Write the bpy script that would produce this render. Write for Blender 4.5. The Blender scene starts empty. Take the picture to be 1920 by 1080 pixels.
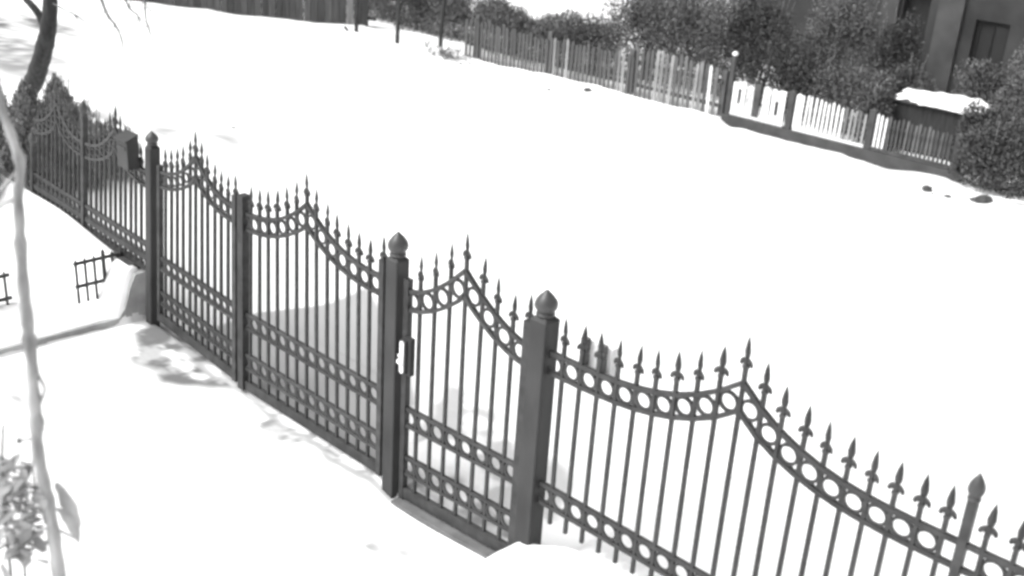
import bpy, math, random
import numpy as np
from mathutils import Vector, Matrix, noise

SC = bpy.context.scene
COL = SC.collection
R = math.radians

# ------------------------------------------------------------------ camera, sky, sun, exposure
# World axes: X runs along the iron fence, Y points across the road, Z is up, metres.
cd = bpy.data.cameras.new('camera')
cam = bpy.data.objects.new('camera', cd)
COL.objects.link(cam)
cx, cy, cz = Vector((0.7205, 0.69072, 0.06148)), Vector((-0.30875, 0.24015, 0.92033)), Vector((0.62093, -0.68208, 0.38628))
cam.matrix_world = Matrix(((cx.x, cy.x, cz.x, 6.7863), (cx.y, cy.y, cz.y, -4.5148), (cx.z, cy.z, cz.z, 4.4), (0, 0, 0, 1)))
cd.sensor_width = 36
cd.lens = 36 * 2101 / 1920
cd.clip_start, cd.clip_end = 0.05, 600
cd.dof.use_dof = True
cd.dof.focus_distance = 8.6
cd.dof.aperture_fstop = 1.7
SC.camera = cam

world = bpy.data.worlds.new('World')
SC.world = world
world.use_nodes = True
wn, wl = world.node_tree.nodes, world.node_tree.links
sky = wn.new('ShaderNodeTexSky')
sky.sky_type = 'NISHITA'
sky.sun_disc = False
SUN_EL, SUN_AZ = R(54), R(215)
sky.sun_elevation = SUN_EL
sky.sun_rotation = SUN_AZ
sky.dust_density = 4
bw = wn.new('ShaderNodeRGBToBW')            # the camera is a black and white one
wl.new(sky.outputs[0], bw.inputs[0])
bg = wn['Background']
wl.new(bw.outputs[0], bg.inputs['Color'])
bg.inputs['Strength'].default_value = 0.15

sl = bpy.data.lights.new('sun', 'SUN')
sl.energy = 1.2
sl.angle = R(40)
sun = bpy.data.objects.new('sun', sl)
COL.objects.link(sun)
sd_ = Vector((math.sin(SUN_AZ) * math.cos(SUN_EL), math.cos(SUN_AZ) * math.cos(SUN_EL), math.sin(SUN_EL)))
sun.rotation_euler = sd_.to_track_quat('Z', 'Y').to_euler()
sun.location = sd_ * 40

SC.view_settings.view_transform = 'Standard'
SC.view_settings.look = 'None'
SC.view_settings.gamma = 1
SC.view_settings.use_curve_mapping = False
SC.view_settings.exposure = 0.85
SC.cycles.use_denoising = True
SC.cycles.filter_width = 2.9
SC.cycles.max_bounces = 6

rnd = random.Random(7)

# ------------------------------------------------------------------ materials
def mat(name, val, rough=0.7, var=0.0, scale=6.0, bump=0.0, island=0.0, objrand=0.0, spec=0.3, metal=0.0, stretch=(1, 1, 1), bscale=None):
    m = bpy.data.materials.new(name)
    m.use_nodes = True
    nt = m.node_tree
    N, L = nt.nodes, nt.links
    p = N['Principled BSDF']
    p.inputs['Roughness'].default_value = rough
    p.inputs['Specular IOR Level'].default_value = spec
    p.inputs['Metallic'].default_value = metal
    tc = N.new('ShaderNodeTexCoord')
    mp = N.new('ShaderNodeMapping')
    mp.inputs['Scale'].default_value = stretch
    L.new(tc.outputs['Object'], mp.inputs[0])
    nz = N.new('ShaderNodeTexNoise')
    nz.inputs['Scale'].default_value = scale
    nz.inputs['Detail'].default_value = 5
    L.new(mp.outputs[0], nz.inputs['Vector'])
    mr = N.new('ShaderNodeMapRange')
    mr.inputs['From Min'].default_value = 0.3
    mr.inputs['From Max'].default_value = 0.7
    mr.inputs['To Min'].default_value = 1 - var
    mr.inputs['To Max'].default_value = 1 + var
    L.new(nz.outputs[0], mr.inputs[0])
    v = N.new('ShaderNodeMath'); v.operation = 'MULTIPLY'
    v.inputs[1].default_value = val
    L.new(mr.outputs[0], v.inputs[0])
    out = v.outputs[0]
    for amt, node, sock in ((island, 'ShaderNodeNewGeometry', 'Random Per Island'), (objrand, 'ShaderNodeObjectInfo', 'Random')):
        if amt:
            g = N.new(node)
            r2 = N.new('ShaderNodeMapRange')
            r2.inputs['To Min'].default_value = 1 - amt
            r2.inputs['To Max'].default_value = 1 + amt
            L.new(g.outputs[sock], r2.inputs[0])
            k = N.new('ShaderNodeMath'); k.operation = 'MULTIPLY'
            L.new(out, k.inputs[0]); L.new(r2.outputs[0], k.inputs[1])
            out = k.outputs[0]
    cb = N.new('ShaderNodeCombineColor')
    for i in range(3):
        L.new(out, cb.inputs[i])
    L.new(cb.outputs[0], p.inputs['Base Color'])
    if bump:
        b = N.new('ShaderNodeBump')
        b.inputs['Strength'].default_value = bump
        b.inputs['Distance'].default_value = 0.02
        if bscale:
            n2 = N.new('ShaderNodeTexNoise'); n2.inputs['Scale'].default_value = bscale; n2.inputs['Detail'].default_value = 4
            L.new(mp.outputs[0], n2.inputs['Vector'])
            L.new(n2.outputs[0], b.inputs['Height'])
        else:
            L.new(nz.outputs[0], b.inputs['Height'])
        L.new(b.outputs[0], p.inputs['Normal'])
    return m

M = {
    'iron': mat('painted_iron', 0.044, 0.55, 0.38, 12, 0.25, spec=0.35, objrand=0.18),
    'iron_post': mat('painted_steel_post', 0.046, 0.6, 0.3, 4, 0.15, spec=0.3, stretch=(1.5, 1.5, 0.6)),
    'cap': mat('cast_cap', 0.060, 0.38, 0.2, 14, 0.1, spec=0.5),
    'white_metal': mat('bright_metal', 0.920, 0.4, 0.04, 20, spec=0.5),
    'concrete': mat('concrete', 0.144, 0.9, 0.25, 7, 0.5),
    'kerbstone': mat('kerb_concrete', 0.320, 0.9, 0.25, 5, 0.5),
    'dark_concrete': mat('damp_concrete', 0.068, 0.9, 0.3, 4, 0.5),
    'bark': mat('bark', 0.046, 0.9, 0.4, 7, 0.9, stretch=(3, 3, 0.6)),
    'pale_bark': mat('pale_bark', 0.37, 0.8, 0.45, 11, 0.6, stretch=(2, 2, 0.5)),
    'twig': mat('twig_bark', 0.160, 0.9, 0.3, 12),
    'conifer': mat('conifer_needles', 0.264, 0.85, 0.25, 2, island=0.3),
    'shrub': mat('bare_shrub', 0.160, 0.9, 0.3, 1.2, island=0.3),
    'shrub_dark': mat('dark_evergreen', 0.092, 0.85, 0.3, 1.0, island=0.3),
    'reed': mat('dry_reed', 0.336, 0.9, 0.2, 2, island=0.4),
    'dry_leaf': mat('dry_leaf', 0.32, 0.8, 0.25, 10, island=0.3),
    'straw': mat('straw', 0.17, 0.9, 0.2, 8, island=0.4),
    'old_wood': mat('weathered_wood', 0.104, 0.9, 0.2, 3, 0.5, objrand=0.16, stretch=(6, 6, 0.7)),
    'pale_wood': mat('pale_weathered_wood', 0.240, 0.9, 0.3, 3, 0.5, objrand=0.45, stretch=(6, 6, 0.7)),
    'dark_wood': mat('dark_wood', 0.056, 0.9, 0.3, 3, 0.4, objrand=0.35, stretch=(6, 6, 0.7)),
    'white_paint': mat('white_paint', 0.780, 0.5, 0.12, 6, 0.15, objrand=0.1),
    'grey_paint': mat('worn_grey_paint', 0.088, 0.7, 0.4, 5, 0.3, objrand=0.35),
    'plaster': mat('grey_plaster', 0.058, 0.95, 0.45, 0.9, 0.3),
    'pale_plaster': mat('pale_plaster', 0.083, 0.95, 0.4, 1.2, 0.3),
    'stone_sill': mat('stone_sill', 0.160, 0.9, 0.2, 6, 0.3),
    'dark_frame': mat('dark_frame', 0.028, 0.6, 0.2, 5),
    'glass': mat('window_glass', 0.048, 0.12, 0.1, 2, spec=0.5),
    'box_grey': mat('pale_grey_plastic', 0.850, 0.5, 0.08, 6),
    'box_bracket': mat('grey_bracket', 0.136, 0.6, 0.15, 6),
    'box_dark': mat('dark_sheet_metal', 0.050, 0.5, 0.15, 5, 0.1),
    'rock': mat('rock', 0.080, 0.9, 0.4, 9, 0.8),
    'roof': mat('roof_sheet', 0.064, 0.7, 0.2, 5, 0.2),
    'snow': mat('snow', 0.880, 0.8, 0.03, 2, 0.4, spec=0.2, bscale=18),
}

# ------------------------------------------------------------------ helpers
def empty(name, loc, label=None, cat=None, group=None, rz=0):
    o = bpy.data.objects.new(name, None)
    o.empty_display_size = 0.2
    o.location = loc
    o.rotation_euler = (0, 0, rz)
    COL.objects.link(o)
    tag(o, label, cat, group)
    return o

def tag(o, label=None, cat=None, group=None, kind=None):
    if label: o['label'] = label
    if cat: o['category'] = cat
    if group: o['group'] = group
    if kind: o['kind'] = kind
    return o

def add(name, me, parent=None, loc=(0, 0, 0), rot=(0, 0, 0), scale=(1, 1, 1)):
    o = bpy.data.objects.new(name, me)
    COL.objects.link(o)
    o.parent = parent
    o.location = loc
    o.rotation_euler = rot
    o.scale = scale
    return o

class MB:
    """Collects vertices and faces for one mesh."""
    def __init__(s):
        s.v, s.f, s.sm = [], [], []
    def raw(s, vs, fs, smooth=False):
        b = len(s.v)
        s.v += [tuple(p) for p in vs]
        s.f += [tuple(i + b for i in f) for f in fs]
        s.sm += [smooth] * len(fs)
    def box(s, x0, x1, y0, y1, z0, z1):
        s.hexa([(x0, y0, z0), (x1, y0, z0), (x1, y1, z0), (x0, y1, z0), (x0, y0, z1), (x1, y0, z1), (x1, y1, z1), (x0, y1, z1)])
    def hexa(s, p):
        s.raw(p, [(3, 2, 1, 0), (4, 5, 6, 7), (0, 1, 5, 4), (1, 2, 6, 5), (2, 3, 7, 6), (3, 0, 4, 7)])
    def strip(s, pts, hw, hd):
        """rectangular bar swept along points in the XZ plane: hw half height, hd half depth (Y)"""
        vs, fs = [], []
        P = [Vector((p[0], 0, p[1])) for p in pts]
        for i, p in enumerate(P):
            t = (P[min(i + 1, len(P) - 1)] - P[max(i - 1, 0)]).normalized()
            nn = Vector((-t.z, 0, t.x)) * hw
            vs += [p - nn + Vector((0, -hd, 0)), p + nn + Vector((0, -hd, 0)), p + nn + Vector((0, hd, 0)), p - nn + Vector((0, hd, 0))]
        n = len(P)
        for i in range(n - 1):
            for j in range(4):
                a, b = i * 4 + j, i * 4 + (j + 1) % 4
                fs.append((a, b, b + 4, a + 4))
        fs += [(3, 2, 1, 0), (n * 4 - 4, n * 4 - 3, n * 4 - 2, n * 4 - 1)]
        s.raw(vs, fs)
    def lathe(s, prof, c=(0, 0, 0), seg=14, smooth=True):
        vs, fs = [], []
        for r, z in prof:
            for k in range(seg):
                a = 2 * math.pi * k / seg
                vs.append((c[0] + r * math.cos(a), c[1] + r * math.sin(a), c[2] + z))
        for i in range(len(prof) - 1):
            for k in range(seg):
                k2 = (k + 1) % seg
                fs.append((i * seg + k, i * seg + k2, (i + 1) * seg + k2, (i + 1) * seg + k))
        fs.append(tuple(reversed(range(seg))))
        fs.append(tuple((len(prof) - 1) * seg + k for k in range(seg)))
        s.raw(vs, fs, smooth)
    def tube(s, pts, radii, seg=7, wob=0.0):
        pts = [Vector(p) for p in pts]
        vs, fs = [], []
        n = len(pts)
        up = Vector((0.3, 0.9, 0.2)).normalized()
        for i, p in enumerate(pts):
            t = (pts[min(i + 1, n - 1)] - pts[max(i - 1, 0)]).normalized()
            a = t.cross(up)
            if a.length < 1e-3: a = t.cross(Vector((1, 0, 0)))
            a.normalize(); b = t.cross(a)
            r = radii[i] if hasattr(radii, '__len__') else radii
            for k in range(seg):
                an = 2 * math.pi * k / seg
                rr = r * (1 + wob * (rnd.random() - 0.5))
                vs.append(p + a * (math.cos(an) * rr) + b * (math.sin(an) * rr))
        for i in range(n - 1):
            for k in range(seg):
                k2 = (k + 1) % seg
                fs.append((i * seg + k, i * seg + k2, (i + 1) * seg + k2, (i + 1) * seg + k))
        fs.append(tuple(reversed(range(seg))))
        fs.append(tuple((n - 1) * seg + k for k in range(seg)))
        s.raw(vs, fs, True)
    def mesh(s, name, m):
        me = bpy.data.meshes.new(name)
        me.from_pydata([tuple(v) for v in s.v], [], s.f)
        me.polygons.foreach_set('use_smooth', s.sm)
        me.materials.append(m)
        me.update()
        return me
    def build(s, name, m, parent=None, loc=(0, 0, 0), rot=(0, 0, 0)):
        return add(name, s.mesh(name, m), parent, loc, rot)

def smooth_path(pts, per=5):
    """Catmull-Rom through points"""
    P = [Vector(p) for p in pts]
    P = [P[0] * 2 - P[1]] + P + [P[-1] * 2 - P[-2]]
    out = []
    for i in range(1, len(P) - 2):
        a, b, c, d = P[i - 1], P[i], P[i + 1], P[i + 2]
        for k in range(per):
            t = k / per
            out.append(0.5 * ((2 * b) + (c - a) * t + (2 * a - 5 * b + 4 * c - d) * t * t + (3 * b - a - 3 * c + d) * t ** 3))
    out.append(P[-2])
    return out

def ss(a, b, x):
    t = np.clip((x - a) / (b - a), 0, 1)
    return t * t * (3 - 2 * t)

# ------------------------------------------------------------------ ground: one snow covered sheet
def axis(parts):
    out = []
    for a, b, st in parts:
        out += list(np.arange(a, b - 1e-6, st))
    return np.array(out + [parts[-1][1]])
gx = axis([(-140, -30, 10), (-30, -6, 0.2), (-6, -3, 0.08), (-3, 4.6, 0.03), (4.6, 9, 0.15), (9, 29, 2), (29, 139, 10)])
gy = axis([(-60, -8, 4), (-8, -1.6, 0.1), (-1.6, 2.2, 0.03), (2.2, 8, 0.12), (8, 13, 0.07), (13, 33, 1), (33, 153, 10)])
X, Y = np.meshgrid(gx, gy)

def vnoise(x, y, s, seed):
    """smooth value noise"""
    rs = np.random.RandomState(seed)
    g = rs.rand(256, 256)
    fx, fy = x / s, y / s
    ix, iy = np.floor(fx).astype(int), np.floor(fy).astype(int)
    tx, ty = fx - ix, fy - iy
    tx, ty = tx * tx * (3 - 2 * tx), ty * ty * (3 - 2 * ty)
    q = lambda a, b: g[a % 256, b % 256]
    return (q(ix, iy) * (1 - tx) + q(ix + 1, iy) * tx) * (1 - ty) + (q(ix, iy + 1) * (1 - tx) + q(ix + 1, iy + 1) * tx) * ty
fbm = lambda x, y, s, k: (vnoise(x, y, s, k) + 0.5 * vnoise(x, y, s / 2, k + 1) + 0.25 * vnoise(x, y, s / 4, k + 2)) / 1.75

def height(x, y):
    x, y = np.asarray(x, float), np.asarray(y, float)
    inside = 1 - ss(-0.02, 0.06, y)
    # the drive, cut down between two raised gardens
    drive = -0.035 + 0.115 * ss(-0.35, -1.6, x) - 0.06 * ss(1.4, 1.8, x) * (1 - ss(1.9, 2.9, x)) - 0.012 * ss(1.6, 1.8, x)
    wob = 0.10 * (fbm(x, y, 0.5, 31) - 0.5)
    wd = 0.24
    rise = ss(-0.10 - wd, -0.09, y)
    left = 0.165 + 0.40 * rise + 0.16 * ss(-1.8, -3.4, x) + 0.04 * ss(-1.8, -2.6, x) * (1 - rise)
    lm = ss(-1.715, -1.785, x + 0.05 * (fbm(x, y, 0.2, 91) - 0.5) - 0.02 * y)
    rb = ss(2.87, 3.02, x + wob + 0.075) * 0.26 + ss(2.95, 3.35, x + wob) * 0.14
    h_in = drive + rb + (left - drive) * lm
    street = 0.0 + 0.10 * ss(9.6, 10.9, y) * (1 - ss(-3.1, -2.7, x)) * ss(-9, -6, x) + 0.05 * ss(10.2, 10.9, y) * ss(-1.5, 1.5, x)
    right_slope = 0.36 * (1 - ss(0.0, 6.0, y)) * ss(2.95, 3.5, x)
    h_out = np.maximum(street, right_slope)
    h = h_in * inside + h_out * (1 - inside)
    h = h + 0.022 * (fbm(x, y, 0.9, 3) - 0.5) + 0.05 * (fbm(x, y, 3.1, 9) - 0.5) * (np.abs(y) > 1)
    return h
H = height(X, Y)
# low heaps of shovelled snow beyond the fence
for hx, hy, r, a in ((-6.6, 3.6, 0.5, 0.08), (-7.3, 3.2, 0.4, 0.05), (-4.1, 2.3, 0.5, 0.1), (-8.6, 3.3, 0.5, 0.05), (-9.4, 10.4, 0.7, 0.1), (-11.2, 10.4, 1.1, 0.16), (2.35, 10.3, 0.6, 0.1)):
    H += a * np.exp(-(((X - hx) / r) ** 2 + ((Y - hy) / r) ** 2)) * (0.7 + 0.6 * fbm(X, Y, 0.3, 17))

def inpoly(x, y, poly, soft):
    """soft-edged polygon mask"""
    ins = np.zeros_like(x, bool)
    dist = np.full_like(x, 1e9)
    n = len(poly)
    for i in range(n):
        (x1, y1), (x2, y2) = poly[i], poly[(i + 1) % n]
        c = ((y1 > y) != (y2 > y)) & (x < (x2 - x1) * (y - y1) / (y2 - y1 + 1e-12) + x1)
        ins ^= c
        t = np.clip(((x - x1) * (x2 - x1) + (y - y1) * (y2 - y1)) / ((x2 - x1) ** 2 + (y2 - y1) ** 2), 0, 1)
        dist = np.minimum(dist, np.hypot(x - x1 - t * (x2 - x1), y - y1 - t * (y2 - y1)))
    sdist = np.where(ins, -dist, dist)
    return 1 - ss(-soft, soft, sdist)
# slush: trodden, wet or dirty snow, plus painted shade (how much of the surface it replaces)
H += 0.10 * ss(1.0, 0.15, np.abs((X + 18.9) * 0.431 - (Y - 7.6) * 0.902)) * (X < -11.9) * (X > -26) * fbm(X, Y, 0.7, 23)
H += (0.22 * np.exp(-((Y - 10.86) / 0.2) ** 2) * (fbm(X, Y, 0.8, 27) - 0.42) + 0.05 * np.exp(-((Y - 10.7) / 0.3) ** 2) * (fbm(X, Y, 0.25, 29) - 0.5)) * (X > -9.5) * (X < 3.5)
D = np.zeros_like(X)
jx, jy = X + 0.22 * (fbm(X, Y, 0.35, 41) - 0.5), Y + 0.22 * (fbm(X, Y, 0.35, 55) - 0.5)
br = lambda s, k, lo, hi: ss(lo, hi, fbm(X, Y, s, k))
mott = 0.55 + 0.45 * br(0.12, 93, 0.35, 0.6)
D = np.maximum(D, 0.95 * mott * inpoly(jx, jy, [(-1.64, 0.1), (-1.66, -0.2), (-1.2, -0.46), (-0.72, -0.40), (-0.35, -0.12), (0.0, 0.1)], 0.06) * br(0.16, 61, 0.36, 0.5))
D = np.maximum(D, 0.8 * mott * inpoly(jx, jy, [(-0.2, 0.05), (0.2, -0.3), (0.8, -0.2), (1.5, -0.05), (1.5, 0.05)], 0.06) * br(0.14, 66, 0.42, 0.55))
D = np.maximum(D, 0.65 * inpoly(jx, jy, [(-1.5, -0.02), (1.7, -0.02), (1.7, -0.09), (-1.5, -0.09)], 0.03))  # plain grey strip along the foot of both gate leaves
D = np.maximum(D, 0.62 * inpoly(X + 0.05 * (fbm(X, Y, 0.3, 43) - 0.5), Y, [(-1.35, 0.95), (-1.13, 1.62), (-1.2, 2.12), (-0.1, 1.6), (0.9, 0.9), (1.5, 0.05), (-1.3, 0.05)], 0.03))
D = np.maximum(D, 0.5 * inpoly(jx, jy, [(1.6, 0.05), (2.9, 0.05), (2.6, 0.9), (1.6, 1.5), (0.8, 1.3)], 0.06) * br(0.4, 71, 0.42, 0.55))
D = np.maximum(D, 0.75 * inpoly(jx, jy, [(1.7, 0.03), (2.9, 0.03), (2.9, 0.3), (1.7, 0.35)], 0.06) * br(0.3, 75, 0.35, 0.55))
for bx, by, rx, ry, a in ((-1.15, -1.45, 0.16, 0.05, 0.5), (-0.98, -1.52, 0.1, 0.04, 0.3), (2.03, -0.5, 0.11, 0.05, 0.5), (2.24, -0.40, 0.08, 0.05, 0.4), (1.55, -0.4, 0.1, 0.05, 0.1),  # first two blobs: soft kerb shadow painted into the snow colour
                          (-17.6, 4.9, 2.6, 0.36, 0.95), (-15.6, 5.6, 1.6, 0.38, 0.72), (-14.0, 4.2, 2.5, 0.6, 0.62), (-17, 3.6, 3, 0.28, 0.8), (-12.5, 3.6, 2.0, 0.6, 0.58),  # streaks of shade on the road, painted as greyer snow
                          (-8.5, 3.1, 0.3, 0.15, 0.4), (-7.1, 3.4, 0.35, 0.2, 0.45), (-6.4, 3.9, 0.3, 0.25, 0.4), (3.6, 1.4, 0.25, 0.2, 0.12),  # first three blobs: shaded sides of the snow heaps, put into the colour
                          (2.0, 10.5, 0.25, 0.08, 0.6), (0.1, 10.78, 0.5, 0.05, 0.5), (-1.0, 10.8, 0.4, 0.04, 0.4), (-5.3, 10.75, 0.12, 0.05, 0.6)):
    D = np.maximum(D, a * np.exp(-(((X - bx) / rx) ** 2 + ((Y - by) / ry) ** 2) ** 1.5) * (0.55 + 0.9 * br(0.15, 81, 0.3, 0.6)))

nx, ny = len(gx), len(gy)
me = bpy.data.meshes.new('snow_ground')
idx = np.arange(nx * ny).reshape(ny, nx)
quads = np.stack([idx[:-1, :-1], idx[:-1, 1:], idx[1:, 1:], idx[1:, :-1]], -1).reshape(-1, 4)
me.vertices.add(nx * ny)
me.vertices.foreach_set('co', np.stack([X, Y, H], -1).astype(np.float32).ravel())
me.loops.add(quads.size)
me.loops.foreach_set('vertex_index', quads.astype(np.int32).ravel())
me.polygons.add(len(quads))
me.polygons.foreach_set('loop_start', np.arange(0, quads.size, 4, dtype=np.int32))
me.update(calc_edges=True)
me.polygons.foreach_set('use_smooth', np.ones(len(quads), bool))
at = me.attributes.new('slush_and_shade', 'FLOAT', 'POINT')
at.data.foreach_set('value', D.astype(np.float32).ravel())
gm = mat('snow_ground', 0.88, 0.8, 0.03, 1.5, 0.35, spec=0.2, bscale=14)
nt = gm.node_tree
pb = nt.nodes['Principled BSDF']
src = pb.inputs['Base Color'].links[0].from_socket
an = nt.nodes.new('ShaderNodeAttribute'); an.attribute_name = 'slush_and_shade'
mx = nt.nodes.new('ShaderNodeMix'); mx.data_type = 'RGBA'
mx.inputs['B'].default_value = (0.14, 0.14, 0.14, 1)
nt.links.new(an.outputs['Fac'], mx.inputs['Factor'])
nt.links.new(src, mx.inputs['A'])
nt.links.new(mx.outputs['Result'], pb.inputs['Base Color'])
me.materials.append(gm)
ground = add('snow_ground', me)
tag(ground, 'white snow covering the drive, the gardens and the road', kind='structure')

def gz(x, y):
    return float(height(np.array([x]), np.array([y]))[0])

# ------------------------------------------------------------------ iron fence and gates
def lean(s):                       # the older left end of the fence leans along its line
    return max(0.0, 0.046 * (1.0 - s))
def at_(s, z):                     # point of the fence face for a bar that passes s at one metre height
    return (s + lean(s) * (z - 1.0), z)

BAR = 0.0105
bar_cache, ring_cache = {}, {}
def bar_mesh(h, w=BAR):
    k = (round(h, 3), w)
    if k not in bar_cache:
        b = MB(); b.box(-w, w, -w, w, 0, h)
        bar_cache[k] = b.mesh('picket', M['iron'])
    return bar_cache[k]
def ring_mesh(r):
    k = round(r, 4)
    if k not in ring_cache:
        b = MB(); n = 14; t = max(0.0055, r * 0.14); d = 0.008
        vs, fs = [], []
        for i in range(n):
            a = 2 * math.pi * i / n
            for rr, dd in ((r, -d), (r, d), (r - t * 2, d), (r - t * 2, -d)):
                vs.append((rr * math.cos(a), dd, rr * math.sin(a)))
        for i in range(n):
            j = (i + 1) % n
            for q in range(4):
                fs.append((i * 4 + q, i * 4 + (q + 1) % 4, j * 4 + (q + 1) % 4, j * 4 + q))
        b.raw(vs, fs, False)
        ring_cache[k] = b.mesh('ring', M['iron'])
    return ring_cache[k]
def spear_mesh():
    b = MB()
    # blade outline in XZ with thickness, two drooping barbs, a small collar
    blade = [(0.0, 0.175), (-0.013, 0.13), (-0.020, 0.085), (-0.017, 0.062), (-0.010, 0.045), (0.010, 0.045), (0.017, 0.062), (0.020, 0.085), (0.013, 0.13)]
    def plate(o, d):
        n = len(o)
        c = (sum(p[0] for p in o) / n, sum(p[1] for p in o) / n)
        vs = [(x, 0, z) for x, z in o] + [(c[0], -d, c[1]), (c[0], d, c[1])]
        fs = []
        for i in range(n):
            j = (i + 1) % n
            fs += [(i, j, n), (j, i, n + 1)]
        b.raw(vs, fs)
    plate(blade, 0.015)
    for s in (-1, 1):
        o = [(0, 0.052), (0.022 * s, 0.05), (0.039 * s, 0.034), (0.044 * s, 0.012), (0.032 * s, 0.002), (0.02 * s, 0.014), (0, 0.018)]
        plate(o if s < 0 else o, 0.011)
    b.box(-0.014, 0.014, -0.014, 0.014, -0.004, 0.012)
    b.box(-0.009, 0.009, -0.009, 0.009, 0.012, 0.05)
    return b.mesh('spearhead', M['iron'])
SPEAR = spear_mesh()

def acorn(b, r, c, k=1.0):
    prof = [(r * 0.72, 0), (r * 0.84, 0.010 * k), (r * 0.84, 0.020 * k), (r * 0.58, 0.028 * k), (r * 0.8, 0.038 * k), (r * 1.0, 0.060 * k), (r * 1.04, 0.082 * k), (r * 0.93, 0.108 * k), (r * 0.62, 0.138 * k), (r * 0.26, 0.163 * k), (0.003, 0.178 * k)]
    b.lathe(prof, c, 16)

def cusp(s0, s1, zend, rise, p=2.4, pk=None):
    pk = (s0 + s1) / 2 if pk is None else pk
    def f(s):
        u = (s - s0) / (pk - s0) if s < pk else (s1 - s) / (s1 - pk)
        return zend + rise * max(0.0, u) ** p
    f.pk = pk
    return f

def picket(th, s, z0, z1, spear=True, base=None, w=BAR):
    """bar from z0 to z1 that passes s at one metre; returns object"""
    x0, x1 = at_(s, z0)[0], at_(s, z1)[0]
    ang = math.atan2(x1 - x0, z1 - z0)
    h = math.hypot(x1 - x0, z1 - z0)
    bx, by, bz = th.location
    o = add('picket', bar_mesh(h, w), th, (x0 - bx, rnd.uniform(-0.002, 0.002), z0 - bz), (rnd.uniform(-0.004, 0.004), ang + rnd.uniform(-0.004, 0.004), 0))
    if spear:
        add('spearhead', SPEAR, o, (0, 0, h), (0, rnd.uniform(-0.05, 0.05), rnd.uniform(-0.25, 0.25)))
    return o

def rail(th, s0, s1, zf, name='rail', hw=0.0125, hd=0.012, n=1, off=0.0):
    pts = []
    for i in range(n + 1):
        s = s0 + (s1 - s0) * i / n
        z = zf(s)
        x, _ = at_(s, z)
        pts.append((x - th.location.x, z - th.location.z))
    b = MB(); b.strip(pts, hw, hd)
    return b.build(name, M['iron'], th, (0, off, 0))

def ring(th, s, z, r):
    x, _ = at_(s, z)
    return add('ring', ring_mesh(r), th, (x - th.location.x, 0, z - th.location.z), (0, lean(s), 0))

def bay(th, bars, s0, s1, zu, rows, zbot, ext=0.09):
    """bars list, curved double rail zu, ring rows [(upper rail fn, lower rail fn)], bottom fn"""
    sp = (bars[-1] - bars[0]) / (len(bars) - 1)
    mid = zu.pk
    gap = lambda s: 0.128 * min(1.45, math.hypot(1, (zu(min(s + .03, s1)) - zu(max(s - .03, s0))) / .06)) if abs(s - mid) > 0.03 else 0.16
    for a, b_ in ((s0, mid), (mid, s1)):
        rail(th, a, b_, zu, 'curved_rail', n=10, hd=0.0145)
        rail(th, a, b_, lambda s: zu(s) - gap(s), 'curved_rail', n=10, hd=0.0145)
    for up, lo in rows:
        rail(th, s0, s1, up, 'rail', hd=0.014)
        rail(th, s0, s1, lo, 'rail', hd=0.014)
    for s in bars:
        picket(th, s, zbot(s), zu(s) + ext)
    cells = [(bars[i] + bars[i + 1]) / 2 for i in range(len(bars) - 1)]
    if bars[0] - s0 > 0.6 * sp: cells.insert(0, bars[0] - sp / 2)
    if s1 - bars[-1] > 0.6 * sp: cells.append(bars[-1] + sp / 2)
    for c in cells:
        ring(th, c, zu(c) - gap(c) / 2, min(sp / 2 - 0.002, gap(c) / 2 - 0.004))
        for up, lo in rows:
            ring(th, c, (up(c) + lo(c)) / 2, min(sp / 2 - 0.002, abs(up(c) - lo(c)) / 2 - 0.004))

def stile(th, s, z0, z1, w, name='stile', spear=False, y=0.0):
    x0, x1 = at_(s, z0)[0] - th.location.x, at_(s, z1)[0] - th.location.x
    zb = th.location.z
    b = MB()
    b.hexa([(x0 - w, y - w, z0 - zb), (x0 + w, y - w, z0 - zb), (x0 + w, y + w, z0 - zb), (x0 - w, y + w, z0 - zb),
            (x1 - w, y - w, z1 - zb), (x1 + w, y - w, z1 - zb), (x1 + w, y + w, z1 - zb), (x1 - w, y + w, z1 - zb)])
    o = b.build(name, M['iron'], th)
    if spear:
        add('spearhead', SPEAR, o, (x1, y, z1 - zb))
    return o

def low(z, bf):                   # straight rails follow the slope of the drive, fading upwards
    return lambda s: z + bf(s) * (1 - z / 1.5)

def gate(label, bars, s0, s1, zu, bf, stiles, group=None, name='gate_leaf', ext=0.09):
    th = empty(name, (round((s0 + s1) / 2, 3), 0, bf((s0 + s1) / 2)), label, 'gate', group)
    rows = [(low(0.69, bf), low(0.565, bf)), (low(0.325, bf), low(0.2, bf))]
    bay(th, bars, s0, s1, zu, rows, low(0.03, bf), ext)
    rail(th, s0, s1, low(0.048, bf), 'bottom_rail', hw=0.042, hd=0.018)
    for s, w, zt, sp in stiles:
        stile(th, s, low(0.0, bf)(s), zt, w, spear=sp)
    return th

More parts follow.
